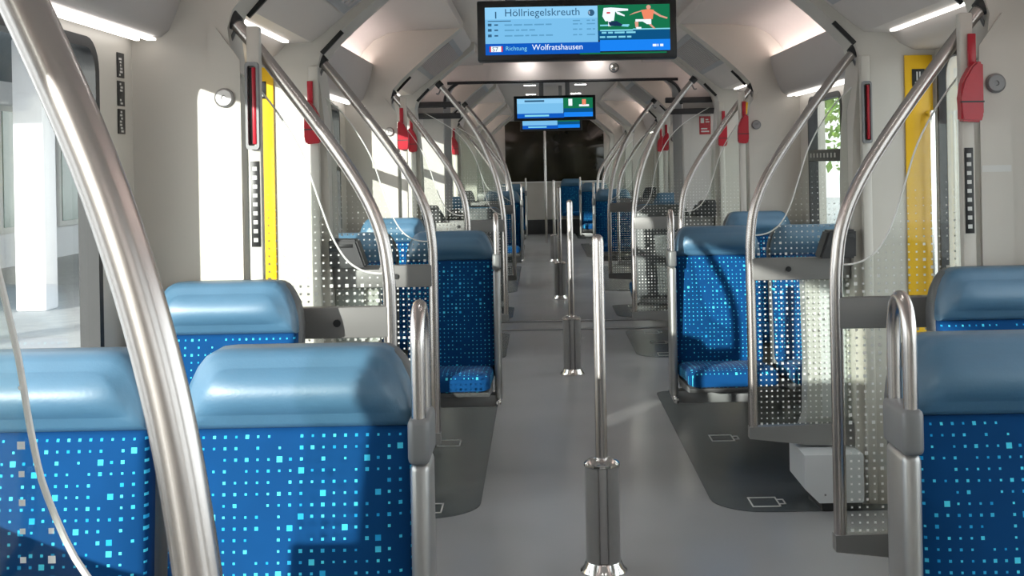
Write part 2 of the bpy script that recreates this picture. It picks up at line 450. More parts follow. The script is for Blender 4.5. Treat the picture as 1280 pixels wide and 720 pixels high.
for bi, (a, b) in enumerate(bays_split):
    L = b - a
    for sgn in (-1, 1):
        if bi == 0:
            n, tr = 3, False
        elif bi == 1:
            n, tr = 1, False
        elif L > 1.9: n, tr = 2, True
        else: n, tr = 1, True
        m = .24 if bi != 1 else .22
        cell = L / n
        for k in range(n):
            c0, c1 = a + cell * k, a + cell * (k + 1)
            l = m if k == 0 else .09; rr = (m if k == n - 1 else .09)
            if bi == 1: l, rr = .045, .29
            if b - a < .3: continue
            mb = MB(); hole_panel(mb, c0, c1, .72, 2.2, c0 + l, c1 - rr, .88, 1.87, .09, sgn * WALL, sgn * (WALL + .05))
            struct(mb.build('wall_' + SIDE[sgn], 'panel', angle=28))
            window(sgn, c0 + l, c1 - rr, tr)
        struct(MB().box(sgn * (WALL - .015), sgn * (WALL + .10), a, b, .0, .72, .004).build('wall_' + SIDE[sgn], 'lower'))
        struct(MB().box(sgn * (WALL - .10), sgn * WALL, a, b, 0.0, .13, .02).build('baseboard_' + SIDE[sgn], 'grey'))
        # cove: convex panel under the ceiling with its lower return to the wall
        cv = [(1.275, 2.15), (1.284, 2.10), (1.30, 2.04), (1.322, 1.975), (1.345, 1.925), (1.37, 1.905), (1.46, 1.90), (1.46, 1.925), (1.385, 1.93), (1.355, 1.965), (1.32, 2.05), (1.295, 2.15)]
        struct(MB().prism([(sgn * x, z) for x, z in cv], a, b).build(trim_name(), 'cove', angle=50))
        o = MB().box(sgn * 1.375, sgn * 1.40, a + .03, b - .03, 1.892, 1.8995).box(sgn * 1.425, sgn * 1.437, a + .03, b - .03, 1.892, 1.8995).build('strip_light', 'led', smooth=False)
        nm = 'behind the camera' if bi == 0 else ('above the %s side windows, %s bay' % (SIDE[sgn], ORD[bi - 1]) if bi - 1 < 7 else 'far')
        tag(o, 'thin white light strip along the ledge ' + nm + ('' if bi else ', ' + SIDE[sgn]), 'light', 'light strips above the windows')
        o = MB().box(sgn * 1.335, sgn * 1.365, a + .03, b - .03, 2.085, 2.095).box(sgn * 1.325, sgn * 1.375, a + .03, b - .03, 2.07, 2.0845).build('cove_light', 'up', smooth=False)
        tag(o, 'pinkish cove light behind the sloping ledge panel, %s side, %s' % (SIDE[sgn], (ORD[bi - 1] + ' bay') if bi else 'behind the camera'), 'light', 'cove lights')

# ---- doors
DN = [0]
for i, d in enumerate(DOORS):
    ya, yb = pill[2 * i][1], pill[2 * i + 1][0]
    for sgn in (-1, 1):
        DN[0] += 1
        e = empty('door_%d' % DN[0], (0, 0, 0)); struct(e)
        ym = (ya + yb) / 2
        for (p, q) in ((ya - .02, ym - .006), (ym + .006, yb + .02)):
            mb = MB(); hole_panel(mb, p, q, .0, 2.02, p + .055, q - .055, .55, 1.93, .10, sgn * DOORX, sgn * (DOORX + .04))
            lf = mb.build('door_leaf', 'panel', e, angle=28)
            mb = MB(); ring_x(mb, rrect(p + .05, q - .05, .545, 1.935, .10), rrect(p + .07, q - .07, .57, 1.91, .08), sgn * (DOORX - .004), sgn * (DOORX + .03))
            mb.build('window_gasket', 'rubber', lf)
            MB().prism(rrect(p + .06, q - .06, .555, 1.925, .08), sgn * (DOORX + .012), sgn * (DOORX + .02), 'x').build('door_glass', 'glass', lf)
        MB().box(sgn * (DOORX - .008), sgn * (DOORX + .03), ym - .012, ym + .012, 0, 2.0).build('door_seal', 'rubber', e)
        # header seam and white strip light above the doorway
        o = MB().box(sgn * 1.262, sgn * 1.288, ya + .12, yb - .12, 2.022, 2.031, .002).build('door_light', 'led')
        tag(o, 'white strip light over the %s doorway on the %s' % (ORD[i], SIDE[sgn]), 'light', 'strip lights over the doors')
        # far jamb of the door pocket: yellow contrast panel facing back down the car
        y = yb
        yl = MB().box(sgn * 1.355, sgn * 1.475, y - .012, y - .001, .02, 1.93, .003).build('yellow_door_jamb', 'yellow')
        tag(yl, 'yellow contrast panel on the far jamb of the %s door, %s side' % (ORD[i], SIDE[sgn]), 'door jamb panel', 'yellow door jamb panels')
        sb = MB().box(sgn * 1.385, sgn * 1.440, y - .016, y - .0125, 1.795, 1.87, .002).build('button_sign', 'black', yl)
        MB().box(sgn * 1.397, sgn * 1.428, y - .0175, y - .0155, 1.805, 1.815).box(sgn * 1.404, sgn * 1.409, y - .0175, y - .0155, 1.82, 1.858).box(sgn * 1.416, sgn * 1.421, y - .0175, y - .0155, 1.82, 1.858).build('pictogram', 'mark', sb, smooth=False)
        gb = MB(); gx = sgn * 1.452
        gb.tube(smooth_path([(gx, y - .013, 1.68), (gx, y - .05, 1.675), (gx, y - .062, 1.64), (gx, y - .062, 1.2), (gx, y - .062, .86), (gx, y - .05, .825), (gx, y - .013, .82)], 5), .0125, 10)
        gb.build('grab_bar', 'chrome', yl)
        MB().box(sgn * (1.30), sgn * DOORX, ya, yb, 0, .018, .004).build('door_sill', 'alu', e)

# ---- end walls
eb = struct(MB().box(-1.6, 1.6, Y0 - .1, Y0, 0, 2.5).build('wall_back', 'panel', smooth=False))
mb = MB()
ef = struct(MB().box(-1.6, 1.6, Y1 - .02, Y1 + .1, 0, 2.6).build('wall_front', 'panel', smooth=False))
MB().box(-.93, 1.14, Y1 - .05, Y1 - .021, 1.10, 2.40, .01).build('cab_window', 'cabglass', ef)
MB().box(-.95, 1.16, Y1 - .06, Y1 - .021, 1.075, 1.10).build('cab_window_sill', 'white', ef)
MB().box(-1.1, 1.1, Y1 - .14, Y1 - .021, 0, .30, .01).build('cab_step', 'charcoal', ef)
# reflections-like lighter curve seen in the cab glass: a dark seat shape behind is left out

# ---- gangway between the two coaches
for gi, (gy, y2) in enumerate(((GANG[0] - .10, GANG[0]), (GANG[1], GANG[1] + .10))):
    op = rrect(-1.06, 1.06, -.3, 2.225 + .055 * gi, [0.001, .17, .17, .001], 6)
    arch = [p for p in op if p[1] > 0]
    arch = [(1.06, 0)] + arch + [(-1.06, 0)]
    outer = [(-1.6, 0), (-1.6, 2.6), (1.6, 2.6), (1.6, 0)]
    struct(MB().prism(arch + outer, gy, y2).build(trim_name(), 'ceil', angle=28))
    arch = [p for p in arch if p[1] > 1.9] 
    arch = [(1.06, 2.0)] + arch + [(-1.06, 2.0)]
    if gi == 0: struct(MB().tube(smooth_path([(x * .985, gy - .006 if gi == 0 else y2 + .006, z * .995) for x, z in arch], 3), .013, 8).build(trim_name(), 'rubber'))
bl = MB()
nf = 9
for k in range(nf):
    ya = GANG[0] + (GANG[1] - GANG[0]) * k / nf; yb = GANG[0] + (GANG[1] - GANG[0]) * (k + 1) / nf; ym = (ya + yb) / 2
    for sgn in (-1, 1):
        bl.prism([(sgn * 1.10, ya), (sgn * 1.045, ym), (sgn * 1.10, yb), (sgn * 1.2, yb), (sgn * 1.2, ya)], 0, 2.3, 'z')
    bl.prism([(ya, 2.34), (ym, 2.30), (yb, 2.34), (yb, 2.42), (ya, 2.42)], -1.2, 1.2, 'x')
struct(bl.build('wall_gangway', 'bellows', smooth=False))

# ------------------------------------------------------------------ floor zones with luggage marks
def suitcase_mark(cx, cy, w, l, s):
    mb = MB(); t = .007; z0, z1 = .0045, .0056
    x0, x1, y0, y1 = cx - w / 2, cx + w / 2, cy - l / 2, cy + l / 2
    mb.box(x0, x1, y0, y0 + t * 2, z0, z1).box(x0, x1, y1 - t * 2, y1, z0, z1).box(x0, x0 + t, y0, y1, z0, z1).box(x1 - t, x1, y0, y1, z0, z1)
    h = .028; e = x1 if s > 0 else x0
    a, b = (e, e + h) if s > 0 else (e - h, e)
    mb.box(a, b, cy - .04, cy - .04 + t * 2, z0, z1).box(a, b, cy + .04 - t * 2, cy + .04, z0, z1)
    mb.box(b - t if s > 0 else a, b if s > 0 else a + t, cy - .04, cy + .04, z0, z1)
    return mb
zi = 0
for bi, (a, b) in enumerate(bays_split):
    if bi in (0,): continue
    for sgn in (-1, 1):
        y0, y1 = a - .30, b + .08
        if bi == 3: y1 = b - .12
        if bi == 4: y0 = a + .12
        pts = rrect(.505, 1.36, y0, y1, [.02, .02, .10, .22], 8)
        if b - a > 1.0:
            e = MB().prism([(sgn * x, y) for x, y in pts], .0005, .004, 'z').build('floor_zone', 'mat', smooth=False)
            tag(e, 'dark grey floor zone with luggage marks, %s side, %s bay' % (SIDE[sgn], ORD[bi - 1]), 'floor marking', 'dark floor zones under the seats')
            for yy in (y0 + .14, (y0 + y1) / 2, y1 - .14):
                suitcase_mark(sgn * .73, yy, .125, .15, sgn if sgn > 0 else -1).build('luggage_mark', 'mark', e, smooth=False)

# ------------------------------------------------------------------ seats
REC = .10
def seat_proto(kind):
    """seat facing -y; local x=0 at its middle; y=0 at backrest foot; z=0 floor"""
    e = empty('train_seat')
    W = .222
    def lean(x, y, z): return (x, y + (z - .45) * REC - .07, z)
    out = rrect(-W, W, .43, 1.003, [.05, .012, .012, .05])
    mb = MB().pad(out, 0., .085, .014, lean); mb.build('backrest', 'fabric', e, angle=60)
    hr = []
    hx = W + .002
    prof = [(hx, 1.0), (hx, 1.02), (hx - .004, 1.05), (hx - .014, 1.085), (hx - .030, 1.118), (hx - .046, 1.138), (hx - .064, 1.1475), (hx - .09, 1.15)]
    hr = prof + [(-x, z) for x, z in prof[::-1]]
    mb = MB().pad(hr, -.012, .105, .026, lean, edge=.030); mb.build('headrest', 'leather', e, angle=60)
    # moulded shell behind, a rim just proud of the pad
    so = [(x * 1.035, .40 if z < .45 else z - (.004 if z > 1.1 else 0)) for x, z in
          ([(W, .42), (W, .6), (W, .9)] + prof + [(-x, z) for x, z in prof[::-1]] + [(-W, .9), (-W, .6), (-W, .42)])]
    mb = MB().pad(so, .052, .065, .0, lean, edge=.012); mb.build('seat_shell', 'shell', e, angle=50)
    # cushion: rounded front roll, dips slightly
    def cu(x, y, z):      # outline lives in (x, depth); pad bulge becomes height
        return (x, z, .455 - y)
    co = rrect(-W + .004, W - .004, -.50, -.02, [.045, .02, .02, .045])
    def cmap(x, y, z):
        t = max(0., (-z - .38) / .12)
        return (x, z, .462 - y * .80 - .022 * t * t + .085 * max(0, -z - .05))
    MB().pad(co, 0., .095, .012, cmap, edge=.03).build('cushion', 'fabric', e, angle=60)
    MB().prism([(-.45, .378), (-.478, .402), (-.03, .376), (.04, .40), (.05, .36), (-.05, .335)], -W + .012, W - .012, 'x').build('seat_pan', 'seatpan', e)
    if kind != 'window':
        s = 1 if kind == 'aisle_left' else -1
        x = s * .244
        h = empty('grab_handle'); h.parent = e
        hp = MB()
        hp.tube(smooth_path([(x, -.115, .98), (x, -.115, 1.12), (x, -.112, 1.185), (x, -.095, 1.222), (x, -.065, 1.236), (x, -.035, 1.222), (x, -.018, 1.185), (x, -.015, 1.12), (x, -.015, .98)], 5), .0135, 12)
        hp.build('handle_loop', 'steel', h)
        MB().box(x - .020, x + .020, -.135, .005, .955, 1.04, .012, 3).build('handle_clamp', 'grey', h)
        MB().box(x - .018, x + .018, -.125, -.005, .29, .957, .014, 3).build('handle_post', 'alu', h)
        MB().box(x - .014, x + .014, -.20, -.02, .275, .31, .010, 3).build('post_foot', 'chrome', h)
        MB().box(-s * .74, s * .235, -.12, -.03, .26, .325, .012).build('support_beam', 'grey', e)
    else:
        MB().box(-.16, .16, -.14, -.01, .337, .347, .003).build('mounting_plate', 'grey', e)
    return e
PROTO = {k: seat_proto(k) for k in ('aisle_left', 'aisle_right', 'window')}
used = set()
def seat(kind, x, y, label, group):
    if kind in used: o = copy_tree(PROTO[kind])
    else: o = PROTO[kind]; used.add(kind)
    o.location = (x, y, 0); tag(o, label, 'train seat', group)
    return o
rows = [2.34 + .0]
pair_rows = [2.30, 6.22, 9.62, 14.98, 19.88]
single_rows = [3.505, 7.535, 12.235]
for i, y in enumerate(pair_rows):
    for sgn in (-1, 1):
        if i == 2:
            for k, x in (('aisle', .735), ('window', 1.2)):
                o = seat('window', sgn * x, y, 'blue %s seat facing away behind the glass of the second doorway, %s side' % (k, SIDE[sgn]), 'seats facing away')
                o.rotation_euler = (0, 0, PI)
            continue
        seat('aisle_' + SIDE[sgn], sgn * .692, y, 'blue dotted aisle seat with leather headrest and grab handle, %s side, %s pair' % (SIDE[sgn], ORD[i - (i > 2)]), 'blue seats in pairs')
        if i < 3: seat('window', sgn * 1.198, y, 'blue dotted window seat with leather headrest, %s side, %s pair' % (SIDE[sgn], ORD[i]), 'blue seats in pairs')
seat('window', .44, 24.75, 'blue seat against the pale wall under the dark window at the far end', 'end seats')
for i, y in enumerate(single_rows):
    if i > 2: continue
    for sgn in (-1, 1):
        so_ = seat('window', sgn * 1.15, y, 'single blue dotted seat by the window before the %s glass screen pair, %s side' % (ORD[i], SIDE[sgn]), 'single seats by the screens'); so_.scale = (.945, 1, 1.014)

# ------------------------------------------------------------------ arched poles with glass screens
ARCH = [(1.168, 1.968), (1.10, 1.888), (1.02, 1.785), (.935, 1.672), (.85, 1.553), (.785, 1.452), (.738, 1.36), (.708, 1.27), (.695, 1.18), (.69, 1.08), (.69, .8), (.69, .29)]
ARCH0 = [(.985, 2.12), (.92, 2.045), (.84, 1.945), (.765, 1.845), (.70, 1.745), (.648, 1.643), (.582, 1.482), (.537, 1.321), (.511, 1.161), (.50, 1.02), (.497, .8), (.497, .29)]
CURVE0 = [(.505, 1.095), (.55, 1.115), (.603, 1.162), (.635, 1.229), (.648, 1.285), (.662, 1.37), (.70, 1.51), (.78, 1.66), (.90, 1.78), (1.10, 1.90)]
CURVE = [(.70, 1.165), (.745, 1.168), (.785, 1.182), (.825, 1.215), (.865, 1.285), (.905, 1.40), (.95, 1.535), (1.01, 1.645), (1.075, 1.735), (1.145, 1.80)]
def partition(sgn, y, label, arch=ARCH, r=.0205, dz=0., dx=0., wall_y=None):
    e = empty('glass_screen', (0, y, 0))
    P = smooth_path([(sgn * x, 0, z) for x, z in arch], 6)
    pole = MB().tube(P, r, 16).build('arched_pole', 'steel', e, angle=50)
    ax, az = arch[0]
    ux, uz = ax - arch[1][0], az - arch[1][1]; l = math.hypot(ux, uz); ux /= l; uz /= l
    MB().tube([(sgn * (ax - ux * .03), 0, az - uz * .03), (sgn * (ax + ux * .014), 0, az + uz * .014)], r * 1.35, 16).build('pole_collar', 'charcoal', pole)
    MB().tube(smooth_path([(sgn * (ax - .02), .0, az - .03), (sgn * (ax + .0), .0, az - .075), (sgn * (ax + .02), .0, az - .075)], 4), .006, 8).build('pole_hook', 'grey', pole)
    px = arch[-1][0]; wx = wall_y or 1.122
    cvx = CURVE0 if arch[-1][0] < .6 else CURVE
    cvp = [(p.x, p.y) for p in smooth_path([(a, b, 0) for a, b in cvx], 4)]
    poly = [(px + .005, 1.055)] + cvp + [(wx, 1.70), (wx, 1.055)]
    g = MB().prism([(sgn * a, b) for a, b in poly], -.004, .004, planar_uv=True).build('upper_glass', 'dotglass', e, smooth=False)
    ed = MB().tube([(sgn * a, 0, b) for a, b in cvp], .0030, 8).build('glass_edge', 'white', g)
    MB().prism([(sgn * a, b) for a, b in [(px + .005, .34), (px + .005, .985), (wx - .004, .985), (wx - .004, .34)]], -.004, .004, planar_uv=True).build('lower_glass', 'dotglass', e, smooth=False)
    MB().box(sgn * (px + .004), sgn * wx, -.022, .022, .970, 1.066, .006).build('crossbar', 'greybar', e)
    k = MB()
    k.tube([(sgn * .85, -.030, 1.018), (sgn * .85, .030, 1.018)], .012, 10)
    k.build('bar_lock', 'black', e)
    MB().prism([(sgn * a, b) for a, b in [(px - .02, .285), (px - .02, .335), (wx, .345), (wx, .247), (.95, .252)]], -.024, .024).build('bottom_bracket', 'greybar', e)
    tag(e, label, 'glass screen', 'arched poles with dotted glass screens')
    return e
WPOST = {}
cnt = 0
for i, d in enumerate(DOORS):
    for side_i, y in enumerate((d - HALF, d + HALF)):
        if i == 0: y = 1.0 if side_i else 0
        if y < .9 or y > 19.5: continue
        for sgn in (-1, 1):
            if i == 0:
                partition(sgn, y, 'large steel pole leaning across the foreground with dotted glass, left' if sgn < 0 else 'arched steel pole and dotted glass just right of the camera', [(1.11, 2.325), (1.06, 2.22)] + ARCH0, .0200, wall_y=1.44)
            else:
                nm = 'near' if side_i == 0 else 'far'
                partition(sgn, y, 'curved steel pole with dotted glass, %s edge of the %s doorway ahead, %s' % (nm, ORD[i - 1], SIDE[sgn]), ARCH0 if (i, side_i) in ((2, 1), (3, 0)) else ARCH)
    if i == 0 : continue
    # slim posts carrying the emergency releases, on the door side of each pillar
    for side_i, y in enumerate((pill[2 * i][0] - .012, pill[2 * i + 1][0] - .025)):
        if i > 3: continue
        for sgn in (-1, 1):
            cx = 1.083 if side_i == 0 else 1.178
            p = MB().box(sgn * (cx - .020), sgn * (cx + .020), y - .018, y + .018, .02, 1.93, .006).build('door_post', 'panel')
            tag(p, 'slim pale post on the %s edge of the %s doorway ahead, %s side' % ('near' if side_i == 0 else 'far', ORD[i - 1], SIDE[sgn]), 'door post', 'slim posts beside the doors')
            yf = y - .018
            wedge = (side_i == 0) == (sgn > 0) or i > 1
            side_txt = '%s %s doorway, %s edge' % (ORD[i - 1], SIDE[sgn], 'near' if side_i == 0 else 'far')
            if wedge:
                e = empty('emergency_handle', (sgn * cx, yf, 1.6))
                cvr = MB().prism([(-.028, .12), (-.034, .07), (-.034, .0), (.026, -.005), (.034, .02), (.034, .175), (.016, .18), (-.002, .165)][::1] if sgn > 0 else [(.028, .12), (.034, .07), (.034, .0), (-.026, -.005), (-.034, .02), (-.034, .175), (-.016, .18), (.002, .165)], -.045, -.001)
                bmesh.ops.bevel(cvr.bm, geom=list(cvr.bm.edges), offset=.006, segments=2, affect='EDGES')
                cvr.build('handle_cover', 'red', e)
                MB().box(-.012 + sgn * .012, .012 + sgn * .012, -.014, -.001, .165, .265, .003).build('handle_strap', 'red', e)
                MB().box(-.034, .034, -.047, -.030, .055, .060).build('cover_seam', 'charcoal', e)
                tag(e, 'red wedge shaped emergency handle on the post, ' + side_txt, 'emergency handle', 'red emergency handles')
            else:
                e = empty('emergency_handle', (sgn * cx, yf, 1.555)); e.scale = (.78, 1, .98)
                mb = MB(); ring = rrect(-.026, .026, 0, .27, .012, 4); rin = rrect(-.017, .017, .012, .258, .008, 4)
                n = len(ring); V = [[mb.bm.verts.new((p[0], yy, p[1])) for p in q] for q, yy in ((ring, -.022), (rin, -.022), (rin, -.002), (ring, -.002))]
                for k in range(4):
                    A, B = V[k], V[(k + 1) % 4]
                    for m_ in range(n): mb.face([A[m_], A[(m_ + 1) % n], B[(m_ + 1) % n], B[m_]])
                mb.build('handle_housing', 'grey', e)
                MB().box(-.001, .015, -.019, -.001, .016, .254, .004).build('red_lever', 'red', e)
                MB().box(-.015, -.002, -.008, -.001, .016, .254, .002).build('lever_slot', 'charcoal', e)
                tag(e, 'red lever in a narrow grey frame on the post, ' + side_txt, 'emergency handle', 'red emergency handles')
            if side_i == 0 and i == 1:
                lb = MB().box(sgn * (cx - .014), sgn * (cx + .013), yf - .003, yf - .0005, 1.26, 1.52, .001).build('label_strip', 'black')
                mk = MB()
                for q in range(9): mk.box(sgn * (cx - .007), sgn * (cx + .006), yf - .004, yf - .0028, 1.275 + q * .027, 1.287 + q * .027)
                mk.build('label_print', 'mark', lb, smooth=False)
                tag(lb, 'narrow black label strip on the post at the nearest %s doorway' % SIDE[sgn], 'label')

# service panels with round locks on the pillars before each doorway
for i, d in enumerate(DOORS):
    if i == 0 or i > 3: continue
    y = pill[2 * i][0]
    for sgn in (-1, 1):
        e = MB().prism([(sgn * a, b) for a, b in [(1.128, .95), (1.225, .95), (1.225, 1.93), (1.20, 1.93), (1.128, 1.83)]], y - .008, y - .0005).build('service_panel', 'panel')
        tag(e, 'pale service panel with a round lock on the %s pillar before the %s doorway' % (SIDE[sgn], ORD[i - 1]), 'panel', 'service panels with round locks')
        kb = MB().lathe([(.030, 0), (.030, .008), (.024, .013), (.008, .013), (.006, .009)], 0, 0, 20).build('panel_lock', 'grey' if sgn > 0 else 'alu', e)
        kb.rotation_euler = (PI / 2, 0, 0); kb.location = (sgn * 1.176, y - .008, 1.715)
        if i == 1 and sgn > 0:
            s = MB().box(1.131, 1.22, y - .0095, y - .0078, 1.445, 1.465).build('panel_label', 'mark', e, smooth=False)

# cabinets with dark litter flaps at the far pillars
for i, d in enumerate(DOORS):
    if i == 0 or i > 3: continue
    y = pill[2 * i + 1][0]
    for sgn in (-1, 1):
        e = empty('floor_cabinet', (sgn * 1.02, y + .19, 0))
        # local origin at y = pillar face + .19 ; low box in front under the bracket, slim column behind the glass
        MB().prism([(sgn * a, c) for a, c in [(-.145, .10), (-.145, .243), (.104, .243), (.104, .04), (-.085, .04)]], -.29, .02).build('cabinet_body', 'cabinet', e, angle=20)
        MB().box(-.07 * sgn, .10 * sgn, -.27, .01, .0, .042).build('plinth', 'charcoal', e)
        sc = MB()
        for zz, xx in ((.075, -.06), (.075, .0), (.17, .0)): sc.box(sgn * xx - .004, sgn * xx + .004, -.2925, -.289, zz - .004, zz + .004, .001)
        sc.build('screws', 'grey', e)
        MB().prism([(sgn * a, c) for a, c in [(-.13, .243), (-.085, .36), (-.078, .60), (-.085, .985), (.104, .985), (.104, .243)]], -.085, .03).build('upper_column', 'lower', e, angle=30)
        MB().prism([(sgn * a, c) for a, c in [(-.02, .36), (-.02, .96), (.09, .96), (.09, .36)]], -.092, -.084).build('column_panel', 'cabinet', e, angle=30)
        tag(e, 'light grey floor cabinet behind the glass screen, far edge of the %s %s doorway' % (ORD[i - 1], SIDE[sgn]), 'cabinet', 'grey floor cabinets beside the screens')
        yb = d + HALF
        e = empty('litter_box', (sgn * 1.04, yb - .06, 1.067))
        lbx = MB().prism([(sgn * a, c) for a, c in [(-.075, 0), (-.035, .118), (.084, .122), (.082, 0)]], -.055, .052)
        bmesh.ops.bevel(lbx.bm, geom=list(lbx.bm.edges), offset=.008, segments=2, affect='EDGES')
        lbx.build('litter_body', 'charcoal', e)
        MB().box(sgn * -.02, sgn * .075, -.057, -.053, .085, .10, .001).build('litter_slot', 'black', e)
        tag(e, 'small dark grey litter box on the crossbar, far edge of the %s %s doorway' % (ORD[i - 1], SIDE[sgn]), 'litter bin', 'dark litter boxes')

# ------------------------------------------------------------------ poles standing in the aisle
def aisle_pole(x, y, label):
    e = empty('aisle_pole', (x, y, 0))
    MB().lathe([(.086, 0), (.086, .008), (.074, .022), (.066, .040), (.0645, .042)], n=32).build('foot_ring', 'chrome', e, angle=40)
    sl = MB()
    n = 40; prof = []
    for z in (.040, .392):
        ring = []
        for k in range(n):
            a = 2 * PI * k / n
            r = .0625
            da = abs((a - 1.5 * PI + PI) % (2 * PI) - PI)
            if da < .24: r = .054
            ring.append(sl.bm.verts.new((r * math.cos(a), r * math.sin(a), z)))
        prof.append(ring)
    for k in range(n): sl.face([prof[0][k], prof[0][(k + 1) % n], prof[1][(k + 1) % n], prof[1][k]])
    sl.face(prof[0][::-1]); sl.face(prof[1])
    sl.build('sleeve', 'darksteel', e, angle=20)
    MB().box(-.013, .013, -.0615, -.050, .045, .40, .003).build('sleeve_strip', 'alu', e)
    MB().lathe([(.066, .390), (.066, .398), (.054, .408), (.030, .416), (.024, .416)], n=32).build('sleeve_cap', 'chrome', e, angle=40)
    MB().lathe([(.0215, .41), (.0215, 1.205), (.019, 1.222), (.011, 1.231), (.003, 1.233)], n=20).build('pole', 'steel', e, angle=40)
    tag(e, label, 'grab pole', 'short poles in the aisle')
for i, y in enumerate((4.39, 8.47, 13.16, 18.07)):
    aisle_pole(-.012, y, ['short steel pole on a thick sleeve, nearest in the aisle', 'second steel aisle pole on its sleeve, behind the nearest one', 'third short steel aisle pole, past the coach joint', 'fourth short steel aisle pole, far down the second coach'][i])
p = MB().tube([(-.11, 22.3, 0), (-.11, 22.3, 2.44)], .022, 12).build('ceiling_pole', 'steel')
tag(p, 'tall steel pole before the dark window at the far end', 'grab pole')

